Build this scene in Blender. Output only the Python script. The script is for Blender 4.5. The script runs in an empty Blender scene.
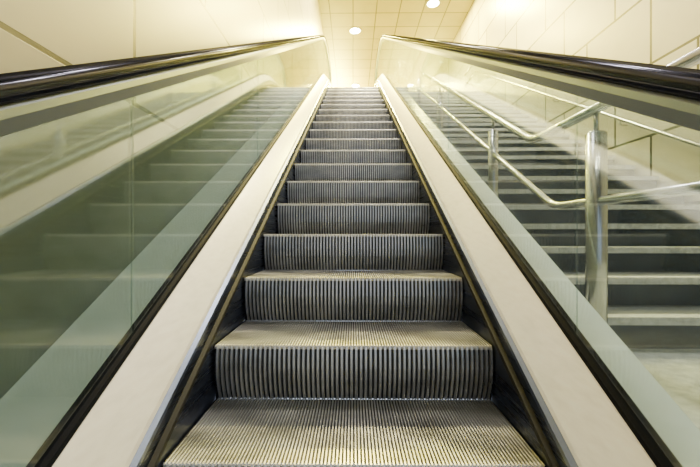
import bpy, bmesh, math
from mathutils import Vector
C = bpy.context.scene.collection
CAMZ = 1.92
S = .588
# ------------------------------------------------ materials
def mat(name, col, rough=.5, metal=0.0, emis=None, estr=0, noise=0.0, nscale=(5,5,5), coat=0, spec=.5, bump=0):
    m = bpy.data.materials.new(name); m.use_nodes = True
    nt = m.node_tree; b = nt.nodes['Principled BSDF']
    b.inputs['Base Color'].default_value = (*col, 1)
    b.inputs['Roughness'].default_value = rough
    b.inputs['Metallic'].default_value = metal
    b.inputs['Coat Weight'].default_value = coat
    b.inputs['Specular IOR Level'].default_value = spec
    if emis:
        b.inputs['Emission Color'].default_value = (*emis, 1); b.inputs['Emission Strength'].default_value = estr
    if noise > 0:
        tc = nt.nodes.new('ShaderNodeTexCoord'); mp = nt.nodes.new('ShaderNodeMapping')
        mp.inputs['Scale'].default_value = nscale
        n = nt.nodes.new('ShaderNodeTexNoise'); n.inputs['Scale'].default_value = 1; n.inputs['Detail'].default_value = 6
        nt.links.new(tc.outputs['Object'], mp.inputs[0]); nt.links.new(mp.outputs[0], n.inputs['Vector'])
        r = nt.nodes.new('ShaderNodeMapRange'); r.inputs[1].default_value=.3; r.inputs[2].default_value=.7
        r.inputs[3].default_value = 1-noise; r.inputs[4].default_value = 1+noise
        nt.links.new(n.outputs['Fac'], r.inputs[0])
        mx = nt.nodes.new('ShaderNodeMix'); mx.data_type='RGBA'; mx.blend_type='MULTIPLY'; mx.inputs[0].default_value=1
        mx.inputs[6].default_value=(*col,1)
        nt.links.new(r.outputs[0], mx.inputs[7]); nt.links.new(mx.outputs[2], b.inputs['Base Color'])
        mr = nt.nodes.new('ShaderNodeMath'); mr.operation='MULTIPLY'; mr.inputs[1].default_value=rough
        nt.links.new(r.outputs[0], mr.inputs[0]); nt.links.new(mr.outputs[0], b.inputs['Roughness'])
    return m

def panel_mat(name, col, col2, joint, axes, bw, rh, off=(0,0), offset=.5, rough=.5, mortar=.008, spec=.5):
    m = bpy.data.materials.new(name); m.use_nodes = True
    nt = m.node_tree; b = nt.nodes['Principled BSDF']; L = nt.links.new
    tc = nt.nodes.new('ShaderNodeTexCoord'); sp = nt.nodes.new('ShaderNodeSeparateXYZ'); cb = nt.nodes.new('ShaderNodeCombineXYZ')
    L(tc.outputs['Object'], sp.inputs[0])
    for i,a in enumerate(axes):
        ad = nt.nodes.new('ShaderNodeMath'); ad.operation='ADD'; ad.inputs[1].default_value = 50*bw*2+off[i] if i==0 else 20*rh+off[i]
        L(sp.outputs[a], ad.inputs[0]); L(ad.outputs[0], cb.inputs[i])
    br = nt.nodes.new('ShaderNodeTexBrick'); br.offset=offset; br.offset_frequency=2
    br.inputs['Color1'].default_value=(*col,1); br.inputs['Color2'].default_value=(*col2,1); br.inputs['Mortar'].default_value=(*joint,1)
    br.inputs['Scale'].default_value=1; br.inputs['Mortar Size'].default_value=mortar; br.inputs['Mortar Smooth'].default_value=.1
    br.inputs['Brick Width'].default_value=bw; br.inputs['Row Height'].default_value=rh
    L(cb.outputs[0], br.inputs['Vector'])
    n = nt.nodes.new('ShaderNodeTexNoise'); n.inputs['Scale'].default_value=2.5; n.inputs['Detail'].default_value=8
    L(tc.outputs['Object'], n.inputs['Vector'])
    r = nt.nodes.new('ShaderNodeMapRange'); r.inputs[3].default_value=.80; r.inputs[4].default_value=1.15
    L(n.outputs['Fac'], r.inputs[0])
    mx = nt.nodes.new('ShaderNodeMix'); mx.data_type='RGBA'; mx.blend_type='MULTIPLY'; mx.inputs[0].default_value=1
    L(br.outputs['Color'], mx.inputs[6]); L(r.outputs[0], mx.inputs[7]); L(mx.outputs[2], b.inputs['Base Color'])
    bp = nt.nodes.new('ShaderNodeBump'); bp.inputs['Strength'].default_value=.6; bp.inputs['Distance'].default_value=.01; bp.invert=True
    L(br.outputs['Fac'], bp.inputs['Height']); L(bp.outputs[0], b.inputs['Normal'])
    b.inputs['Roughness'].default_value=rough; b.inputs['Specular IOR Level'].default_value=spec
    return m

def rubber_mat():
    m = bpy.data.materials.new('handrail_rubber'); m.use_nodes=True
    nt=m.node_tree; nt.nodes.clear(); L=nt.links.new
    out=nt.nodes.new('ShaderNodeOutputMaterial'); d=nt.nodes.new('ShaderNodeBsdfDiffuse'); g=nt.nodes.new('ShaderNodeBsdfGlossy')
    d.inputs[0].default_value=(.003,.004,.009,1); g.inputs['Color'].default_value=(.72,.72,1,1); g.inputs['Roughness'].default_value=.14
    mx=nt.nodes.new('ShaderNodeMixShader'); mx.inputs[0].default_value=.042
    L(d.outputs[0],mx.inputs[1]); L(g.outputs[0],mx.inputs[2]); L(mx.outputs[0],out.inputs[0]); return m

def glass_mat():
    m = bpy.data.materials.new('balustrade_glass'); m.use_nodes=True
    nt=m.node_tree; nt.nodes.clear(); L=nt.links.new
    out=nt.nodes.new('ShaderNodeOutputMaterial'); tr=nt.nodes.new('ShaderNodeBsdfTransparent'); gl=nt.nodes.new('ShaderNodeBsdfGlossy')
    tr.inputs[0].default_value=(.81,.87,.87,1); gl.inputs['Color'].default_value=(.94,.98,.99,1); gl.inputs['Roughness'].default_value=.045
    g=nt.nodes.new('ShaderNodeNewGeometry'); d=nt.nodes.new('ShaderNodeVectorMath'); d.operation='DOT_PRODUCT'
    L(g.outputs['Normal'],d.inputs[0]); L(g.outputs['Incoming'],d.inputs[1])
    a=nt.nodes.new('ShaderNodeMath'); a.operation='ABSOLUTE'; L(d.outputs['Value'],a.inputs[0])
    s=nt.nodes.new('ShaderNodeMath'); s.operation='SUBTRACT'; s.inputs[0].default_value=1; L(a.outputs[0],s.inputs[1])
    p=nt.nodes.new('ShaderNodeMath'); p.operation='POWER'; p.inputs[1].default_value=4; L(s.outputs[0],p.inputs[0])
    r=nt.nodes.new('ShaderNodeMapRange'); r.inputs[3].default_value=.11; r.inputs[4].default_value=.95; L(p.outputs[0],r.inputs[0])
    mx=nt.nodes.new('ShaderNodeMixShader'); L(r.outputs[0],mx.inputs[0]); L(tr.outputs[0],mx.inputs[1]); L(gl.outputs[0],mx.inputs[2])
    L(mx.outputs[0],out.inputs[0]); return m

M = dict(
 ridge = mat('step_aluminium',(.56,.56,.57),.36,.74,noise=.28,nscale=(5,9,9)),
 edge  = mat('step_worn_edge',(.90,.88,.85),.36,.6,noise=.2,nscale=(5,9,9)),
 groove= mat('step_groove',(.020,.020,.024),.6,.3),
 body  = mat('step_side',(.008,.008,.012),.6,.4),
 deck  = mat('inner_deck_satin_metal',(.97,.94,.92),.30,.25,noise=.06,nscale=(60,.7,60)),
 odeck = mat('outer_deck_painted',(.82,.91,.93),.35,.05),
 skirt = mat('skirt_dark_steel',(.042,.053,.095),.30,.8,noise=.35,nscale=(70,.5,70)),
 trim  = mat('skirt_edge_steel',(.15,.18,.28),.32,.85),
 brush = mat('skirt_brush_black',(.005,.005,.008),.7),
 rubber= rubber_mat(),
 steel = mat('brushed_steel',(.26,.30,.36),.36,.85),
 tube  = mat('tube_steel',(.62,.62,.64),.22,.92),
 clad  = mat('escalator_cladding',(.35,.38,.38),.35,.5),
 gasket= mat('glass_gasket',(.003,.004,.009),.6,spec=.1),
 nosing= mat('stair_nosing_stone',(.60,.61,.62),.5,noise=.25,nscale=(30,30,30)),
 tread = mat('stair_granite',(.17,.18,.19),.45,noise=.3,nscale=(60,60,60)),
 riser = mat('stair_riser',(.050,.064,.088),.5,noise=.3,nscale=(40,40,40)),
 landing = mat('stair_landing_stone',(.50,.52,.53),.4,noise=.25,nscale=(30,30,30)),
 dark_refl = mat('painted_reflection_olive_grey',(.25,.27,.235),.4,noise=.15,nscale=(2,2,2)),  # colours in the dark reflection seen above the left outer deck
 floor = panel_mat('floor_stone',(.5,.48,.43),(.46,.45,.42),(.2,.2,.2),(0,1),.6,.6,offset=0,rough=.3),
 wallL = panel_mat('wall_panel_left',(.56,.52,.43),(.48,.45,.37),(.09,.085,.07),(1,2),1.3,.8,off=(-.05,-.03),rough=.32,mortar=.009),
 wallR = panel_mat('wall_panel_right',(.56,.53,.45),(.42,.40,.34),(.04,.04,.035),(1,2),.95,.72,off=(.3,-.03),rough=.32,mortar=.014),
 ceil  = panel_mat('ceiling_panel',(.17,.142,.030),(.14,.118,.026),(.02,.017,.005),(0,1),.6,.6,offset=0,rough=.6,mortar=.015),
 lamp  = mat('lamp_lens',(1,1,1),.5,emis=(1,.94,.62),estr=150),
 comb  = mat('comb_plate',(.5,.48,.42),.4,.6),
 glass = glass_mat(),
)
# ------------------------------------------------ helpers
def empty(name, loc=(0,0,0)):
    e = bpy.data.objects.new(name,None); e.location=loc; e.empty_display_size=.2; C.objects.link(e); return e
def obj(name, verts, faces, mats, midx=None, parent=None, smooth=False):
    me = bpy.data.meshes.new(name); me.from_pydata(verts,[],faces)
    for m in mats: me.materials.append(m)
    if midx: me.polygons.foreach_set('material_index', midx)
    bm=bmesh.new(); bm.from_mesh(me)
    if not midx: bmesh.ops.recalc_face_normals(bm,faces=bm.faces)
    bm.to_mesh(me); bm.free()
    if smooth: me.polygons.foreach_set('use_smooth',[True]*len(me.polygons))
    me.update()
    o = bpy.data.objects.new(name,me); C.objects.link(o)
    if parent: o.parent=parent
    return o
class MB:
    def __init__(s): s.v=[];s.f=[];s.m=[]
    def box(s,x0,x1,y0,y1,z0,z1,mi=0):
        b=len(s.v); s.v+=[(x,y,z) for z in(z0,z1) for y in(y0,y1) for x in(x0,x1)]
        s.f+=[tuple(b+i for i in q) for q in((0,2,3,1),(4,5,7,6),(0,1,5,4),(2,6,7,3),(0,4,6,2),(1,3,7,5))]; s.m+=[mi]*6
    def make(s,name,mats,parent=None): return obj(name,s.v,s.f,mats,s.m,parent)
def box(name,x0,x1,y0,y1,z0,z1,m,parent=None):
    b=MB(); b.box(x0,x1,y0,y1,z0,z1); return b.make(name,[m],parent)
Y0=-1.34; Y1=7.60; LB=.9; ZT=S*(Y1-Y0)
def zn(y):
    if y<=Y0-LB: return 0.0
    if y<Y0+LB: return S*(y-Y0+LB)**2/(4*LB)
    if y<=Y1-LB: return S*(y-Y0)
    if y<Y1+LB: return ZT - S*(Y1+LB-y)**2/(4*LB)
    return ZT
def yrange(a,b):
    pts=[a]; n=int((b-a)/.1)
    for i in range(1,n): pts.append(a+(b-a)*i/n)
    pts.append(b); return pts
# vertical-offset sweep: section list of (x, dz) closed polygon
def sweep(name, sec, ya, yb, m, parent, smooth=False):
    ys=yrange(ya,yb); v=[];f=[];n=len(sec)
    for y in ys:
        for x,dz in sec: v.append((x,y,zn(y)+dz))
    for i in range(len(ys)-1):
        for j in range(n):
            k=(j+1)%n; f.append((i*n+j,i*n+k,(i+1)*n+k,(i+1)*n+j))
    f.append(tuple(range(n))[::-1]); f.append(tuple((len(ys)-1)*n+j for j in range(n)))
    return obj(name,v,f,[m],None,parent,smooth)
def sweep_path(name, sec, path, m, parent, xc=0, smooth=True):
    v=[];f=[];n=len(sec);N=len(path)
    for i,(y,z) in enumerate(path):
        a=path[max(i-1,0)]; b=path[min(i+1,N-1)]
        t=Vector((b[0]-a[0],b[1]-a[1])).normalized(); nn=Vector((-t.y,t.x))
        for x,d in sec: v.append((xc+x,y+nn.x*d,z+nn.y*d))
    for i in range(N-1):
        for j in range(n):
            k=(j+1)%n; f.append((i*n+j,i*n+k,(i+1)*n+k,(i+1)*n+j))
    f.append(tuple(range(n))[::-1]); f.append(tuple((N-1)*n+j for j in range(n)))
    o=obj(name,v,f,[m],None,parent,smooth)
    return o
def tube(name, pts, r, m, parent=None, n=16, bend=.06):
    # rounded corners
    P=[Vector(p) for p in pts]; Q=[P[0]]
    for i in range(1,len(P)-1):
        a=(P[i-1]-P[i]).normalized(); b=(P[i+1]-P[i]).normalized(); bb=min(bend,(P[i-1]-P[i]).length*.45,(P[i+1]-P[i]).length*.45)
        A=P[i]+a*bb; B=P[i]+b*bb
        for k in range(7):
            t=k/6; Q.append(A*(1-t)**2+P[i]*2*t*(1-t)+B*t*t)
    Q.append(P[-1]); v=[];f=[]; prev=None
    for i,q in enumerate(Q):
        t=(Q[min(i+1,len(Q)-1)]-Q[max(i-1,0)]).normalized()
        if prev is None:
            up=Vector((1,0,0)) if abs(t.x)<.9 else Vector((0,1,0))
            u=t.cross(up).normalized()
        else: u=(prev-t*prev.dot(t)).normalized()
        prev=u; w=t.cross(u)
        for j in range(n):
            a=2*math.pi*j/n; v.append(tuple(q+u*r*math.cos(a)+w*r*math.sin(a)))
    for i in range(len(Q)-1):
        for j in range(n):
            k=(j+1)%n; f.append((i*n+j,i*n+k,(i+1)*n+k,(i+1)*n+j))
    f.append(tuple(range(n))[::-1]); f.append(tuple((len(Q)-1)*n+j for j in range(n)))
    o=obj(name,v,f,[m],None,parent,False)
    for p in o.data.polygons: p.use_smooth = len(p.vertices)==4
    return o
def cyl(name,x,y,z0,z1,r,m,parent=None,n=24): return tube(name,[(x,y,z0),(x,y,z1)],r,m,parent,n)

# ------------------------------------------------ ESCALATOR
esc = empty('escalator')
RUN=.34
def step_mesh():
    v=[];f=[];mi=[]
    NR=100; p=1.0/NR; D=.365; h=.006
    cols=[]
    for i in range(NR):
        x=-.5+i*p; cols+= [(x+p*.02,-h,),(x+p*.42,-h),(x+p*.5,0),(x+p*.92,0)]
    for y in (0.0,.016,D):
        for x,z in cols: v.append((x,y,z))
    n=len(cols)
    for r in range(2):
        for j in range(n-1):
            f.append((r*n+j,r*n+j+1,(r+1)*n+j+1,(r+1)*n+j)); mi.append((3 if r==0 else 0) if j%4!=0 else 1)
    # riser
    b=len(v); NR2=58; p=1.0/NR2; cols=[]
    for i in range(NR2):
        x=-.5+i*p; cols+=[(x+p*.02,.007,0),(x+p*.36,.007,0),(x+p*.48,0,1),(x+p*.90,0,1)]
    T=[0,.03,.07,.2,.4,.6,.8,1.0]; n=len(cols)
    for t in T:
        yb=.004*(1-min(t/.07,1))**2 -.012*math.sin(math.pi*min(1,t*1.0)) + .022*t*t
        for x,dy,_ in cols: v.append((x,yb+(dy if t>.05 else dy*.2),-.203*t))
    for i in range(len(T)-1):
        for j in range(n-1):
            f.append((b+(i+1)*n+j,b+(i+1)*n+j+1,b+i*n+j+1,b+i*n+j)); mi.append(3 if i<2 else (0 if j%4!=0 else 1))
    mb=MB(); mb.box(-.498,.498,.026,D-.004,-.188,-.009,2)
    o=len(v); v+=mb.v; f+=[tuple(o+k for k in q) for q in mb.f]; mi+=mb.m
    # solid cheek plates at both ends of the step
    for sx in(-1,1):
        mb=MB(); xx=sorted([sx*.496,sx*.5]); mb.box(xx[0],xx[1],.012,D,-.20,-.001,2)
        o=len(v); v+=mb.v; f+=[tuple(o+k for k in q) for q in mb.f]; mi+=mb.m
    me=bpy.data.meshes.new('escalator_step'); me.from_pydata(v,[],f)
    for m in(M['ridge'],M['groove'],M['body'],M['edge']): me.materials.append(m)
    me.polygons.foreach_set('material_index',mi); me.update(); return me
sm=step_mesh()
k=-11; n=0
while True:
    y=1.24+RUN*k
    if y>8.55: break
    o=bpy.data.objects.new('step_%d'%(n+1),sm); o.location=(0,y,zn(y)); C.objects.link(o); o.parent=esc
    k+=1; n+=1
YA=-3.0; YB=9.0
for sx,sn in((-1,'l'),(1,'r')):
    def X(sec): return [(sx*x,z) for x,z in sec]
    ow=.846 if sx<0 else .76
    sweep('skirt_'+sn, X([(.504,-.30),(.504,.135),(.520,.135),(.520,-.30)]),YA,YB,M['skirt'],esc)
    sweep('skirt_brush_'+sn, X([(.492,.040),(.492,.058),(.504,.066),(.504,.032)]),YA,YB,M['brush'],esc)
    sweep('skirt_trim_'+sn, X([(.496,.120),(.496,.136),(.512,.146),(.512,.120)]),YA,YB,M['trim'],esc)
    sweep('inner_deck_'+sn, X([(.508,.147),(.513,.158),(.600,.262),(.607,.262),(.607,.12),(.521,.12)]),YA,YB,M['deck'],esc)
    sweep('glass_gasket_'+sn, X([(.603,.256),(.603,.278),(.612,.286),(.634,.286),(.645,.276),(.645,.22),(.606,.22)]),YA,YB,M['gasket'],esc)
    sweep('outer_deck_'+sn, X([(.643,.262),(ow-.01,.262),(ow,.252),(ow,.20),(.643,.20)]),YA,YB+.35,M['odeck'],esc)
    sweep('side_cladding_'+sn, X([(ow-.03,.21),(ow-.012,.21),(ow-.012,-.62),(ow-.03,-.62)]),YA,YB+.35,M['clad'],esc)
    # handrail path
    RH=1.0325; R=.38
    def path(dz,r):
        P=[]
        for i in range(17):
            a=-math.pi/2-math.pi*i/16
            P.append((YA+r*math.cos(a), dz-R+zn(YA)+r*math.sin(a)))
        P+=[(y,zn(y)+dz+(r-R)) for y in yrange(YA,YB)[1:]]
        for i in range(1,17):
            a=math.pi/2-math.pi*i/16
            P.append((YB+r*math.cos(a), dz-R+zn(YB)+r*math.sin(a)))
        return P
    sec=[]
    w,hh,q=.041,.021,.017
    for cx,cy,a0 in((w-q,hh-q,0),(-(w-q),hh-q,90),(-(w-q),-(hh-q),180),(w-q,-(hh-q),270)):
        for i in range(6):
            a=math.radians(a0+18*i); sec.append((cx+q*math.cos(a),cy+q*math.sin(a)))
    sweep_path('handrail_belt_'+sn,sec,path(RH,R),M['rubber'],esc,sx*.62)
    sec=[(.027,-.018),(.034,-.026),(.034,-.040),(.022,-.066),(.010,-.070),(-.010,-.070),(-.022,-.066),(-.034,-.040),(-.034,-.026),(-.027,-.018)]
    sweep_path('handrail_guide_'+sn,sec,path(RH,R),M['steel'],esc,sx*.62,smooth=False)
    # glass
    joints=[YA,-1.6,-.32,.96,2.24,3.52,4.80,6.08,7.36,YB]
    for i in range(len(joints)-1):
        a=joints[i]+.004; b=joints[i+1]-.004
        sweep('glass_panel_%s_%d'%(sn,i+1),[(sx*.62-.005,.262),(sx*.62+.005,.262),(sx*.62+.005,.975),(sx*.62-.005,.975)],a,b,M['glass'],esc)
    for e,(yc,d) in enumerate(((YA,-1),(YB,1))):
        zc=zn(yc)+RH-R; v=[];r=R-.06
        arc=[(yc+d*r*math.cos(t),zc+r*math.sin(t)) for t in [math.pi/2-math.pi*i/24 for i in range(25)]]
        for x in(-.005,.005): v+=[(sx*.62+x,a,b) for a,b in arc]
        N=25; f=[tuple(range(N)),tuple(range(2*N-1,N-1,-1))]+[(i,i+N,i+N+1,i+1) for i in range(N-1)]+[(N-1,2*N-1,N,0)]
        obj('newel_glass_%s_%d'%(sn,e+1),v,f,[M['glass']],None,esc)
# comb / landing plates
box('comb_plate_top',-.503,.503,8.87,9.75,ZT-.05,ZT+.004,M['comb'],esc)
box('comb_plate_bottom',-.503,.503,-3.6,-2.5,-.05,.004,M['comb'],esc)
t=MB()
for i in range(50):
    x=-.5+i*.02; t.box(x+.004,x+.012,8.82,8.88,ZT-.004,ZT+.006)
    t.box(x+.004,x+.012,-2.52,-2.45,-.004,.006)
t.make('comb_teeth',[mat('comb_yellow',(.6,.42,.06),.4)],esc)

# ------------------------------------------------ STAIRCASE
WR=3.0; HC=7.67
st=MB(); RISE=.1633; RN=RISE/S; YS=1.74; ZL=CAMZ-.58
X0=.80; X1=WR-.012
nst=int(round((ZT-ZL)/RISE)); RISE=(ZT-ZL)/nst
for i in range(nst):
    y=YS+i*RN; z=ZL+(i+1)*RISE
    st.box(X0,X1,y+.012,y+RN+.03,z-RISE-.12,z-.045,1)       # riser body
    if i<nst-1: st.box(X0,X1,y+.05,y+RN+.012,z-.05,z-.002,0)                 # tread
    st.box(X0,X1,y-.012,y+.06,z-.040,z,2)                     # nosing
YTOP=YS+nst*RN
st.box(X0,X1,.25,YS+.02,ZL-.16,ZL,3)
nl=8; rl=ZL/nl
for i in range(nl):
    y=.25-(i+1)*.28+.0; z=ZL-(i+1)*rl
    if z<.02: break
    st.box(X0,X1,y,y+.29,max(z-rl-.1,0.001),z-.045,1); st.box(X0,X1,y+.05,y+.292,z-.05,z-.002,0); st.box(X0,X1,y-.02,y+.06,z-.046,z,2)
st.box(X0,X1,.21,.27,ZL-.046,ZL+.001,2); st.box(X0,X1,.24,.27,ZL-rl-.1,ZL-.04,1)
stairs=st.make('staircase',[M['tread'],M['riser'],M['nosing'],M['landing']])
def stz(y):
    if y<YS-.012: return ZL
    i=int((y-YS+.012)//RN); return ZL+(min(i,nst-1)+1)*RISE
rail=empty('stair_handrail'); XR=1.10
def run(dz_h, h0, nm, r, x=XR, bendy=None):
    zb=CAMZ+dz_h
    by=(dz_h-h0)/S
    pts=[(x,.3,zb),(x,by,zb),(x,YTOP-.2,CAMZ+h0+S*(YTOP-.2)),(x,YTOP+.7,CAMZ+h0+S*(YTOP-.2))]
    return tube(nm,pts,r,M['tube'],rail,bend=.09)
run(.565,-.68,'top_rail',.023)
run(.145,-.97,'lower_rail',.020)
for i,y in enumerate((.45,1.57,2.74,4.36,5.75,7.15,8.3)):
    if y>YS: y=YS+int((y-YS)/RN)*RN+RN*.52
    zt=CAMZ+max(.565,-.68+S*y)-.015
    z0=stz(y) if y<YTOP-.05 else ZT
    r=.042 if y<2 else .036
    cyl('post_%d'%(i+1),XR,y,z0,zt-.10,r,M['tube'],rail)
    cyl('post_cap_%d'%(i+1),XR,y,zt-.10,zt-.092,r*.8,M['tube'],rail)
    cyl('post_stem_%d'%(i+1),XR,y,zt-.095,zt,.011,M['tube'],rail)
    cyl('post_base_%d'%(i+1),XR,y,z0,z0+.015,.065,M['tube'],rail)
wr=empty('wall_handrail'); XW=WR-.08
for nm,h0,r in(('upper_rail',-.70,.022),('lower_rail',-.98,.020)):
    by=1.1
    pts=[(XW,.3,CAMZ+h0+S*by),(XW,by,CAMZ+h0+S*by),(XW,YTOP-.2,CAMZ+h0+S*(YTOP-.2)),(XW,YTOP+.6,CAMZ+h0+S*(YTOP-.2))]
    tube(nm,pts,r,M['tube'],wr,bend=.09)
    for i in range(6):
        y=1.3+i*1.25; z=CAMZ+h0+S*y
        tube('%s_bracket_%d'%(nm,i+1),[(XW,y,z-.01),(XW,y,z-.07),(WR-.002,y,z-.07)],.008,M['tube'],wr,n=8,bend=.03)

# ------------------------------------------------ ROOM
WL=-.86; YE=18.0; YBK=-5.0
box('wall_left',WL-.15,WL,YBK,YE,-.1,HC,M['wallL'])
box('wall_right',WR,WR+.15,YBK,YE,-.1,HC,M['wallR'])
box('wall_back',WL,WR,YE,YE+.15,ZT-.3,HC,M['wallR'])
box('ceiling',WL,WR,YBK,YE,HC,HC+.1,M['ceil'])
# inclined strip added on left wall along escalator, painting in the dark glass reflection
sweep('painted_reflection_1',[(-.858,.20),(-.847,.20),(-.847,.645),(-.850,.655),(-.858,.655)],YA,YB+.35,M['dark_refl'],None)
fb=MB(); fb.box(WL,WR,YBK,-3.6,-.1,0); fb.box(.77,WR,-3.6,.24,-.1,0)
fb.make('floor',[M['floor']])
fb=MB(); fb.box(WL,X0,9.75,YE,ZT-.25,ZT); fb.box(X0,WR,YTOP+.02,YE,ZT-.25,ZT)
fb.make('floor_upper_landing',[M['floor']])
# ------------------------------------------------ LIGHTS
def downlight(x,y,power,col,r=.14,size=.35):
    e=empty('ceiling_downlight',(x,y,HC))
    v=[];f=[];N=24
    for rr,z in((r+.03,0.0),(r+.03,-.012),(r,-.016),(r,-.004)):
        v+=[(rr*math.cos(2*math.pi*i/N),rr*math.sin(2*math.pi*i/N),z) for i in range(N)]
    for k in range(3):
        f+=[(k*N+i,k*N+(i+1)%N,(k+1)*N+(i+1)%N,(k+1)*N+i) for i in range(N)]
    o=obj('trim_ring',v,f,[M['steel']],None,e)
    v=[(r*math.cos(2*math.pi*i/N),r*math.sin(2*math.pi*i/N),-.006) for i in range(N)]
    obj('lens',v,[tuple(range(N))],[M['lamp']],None,e)
    l=bpy.data.lights.new('lamp','AREA'); l.shape='DISK'; l.size=size; l.energy=power; l.color=col
    lo=bpy.data.objects.new('lamp',l); lo.location=(0,0,-.03); C.objects.link(lo); lo.parent=e
warm=(1,.80,.09); neu=(1,.92,.82); mid=(1,.85,.36)
for x,y in((.06,9.77),(2.0,8.63),(.1,13.4),(2.2,13.4)): downlight(x,y,1050,warm)
for x,y,p,c in((.30,6.3,600,mid),(2.0,6.3,330,mid),(.45,3.2,100,neu),(2.0,3.2,120,neu),(.45,.4,14,neu),(2.0,.4,14,neu)): downlight(x,y,p,c)
# unseen fill lights added by the landing walls to brighten the far ceiling
def fill_light(x,y,sx,power):
    e=empty('unseen_fill_light',(x,y,ZT+1.15))
    mb=MB(); mb.box(-.06,.06,-.5,.5,-.05,-.03); mb.box(-.06,-.05,-.5,.5,-.03,.04); mb.box(.05,.06,-.5,.5,-.03,.04)
    mb.box(-.06,.06,-.5,-.49,-.03,.04); mb.box(-.06,.06,.49,.5,-.03,.04); mb.make('fill_light_box',[M['steel']],e)
    l=bpy.data.lights.new('lamp','AREA'); l.shape='RECTANGLE'; l.size=.09; l.size_y=.95; l.energy=power; l.color=(1,.84,.09)
    lo=bpy.data.objects.new('lamp',l); lo.location=(0,0,-.01); lo.rotation_euler=(math.pi,0,0); C.objects.link(lo); lo.parent=e
for y,p in((13.6,3200),(15.6,7000)): 
    fill_light(WL+.07,y,1,p); fill_light(WR-.07,y,-1,p*.5)
w=bpy.data.worlds.new('world'); bpy.context.scene.world=w; w.use_nodes=True
w.node_tree.nodes['Background'].inputs[0].default_value=(.76,.86,1,1); w.node_tree.nodes['Background'].inputs[1].default_value=1.1
# ------------------------------------------------ CAMERA
cd=bpy.data.cameras.new('camera'); cd.sensor_width=36; cd.lens=36*345/700; cd.clip_start=.02
co=bpy.data.objects.new('camera',cd); co.location=(0,0,CAMZ); co.rotation_euler=(math.radians(90),0,math.radians(.5)); C.objects.link(co)
bpy.context.scene.camera=co
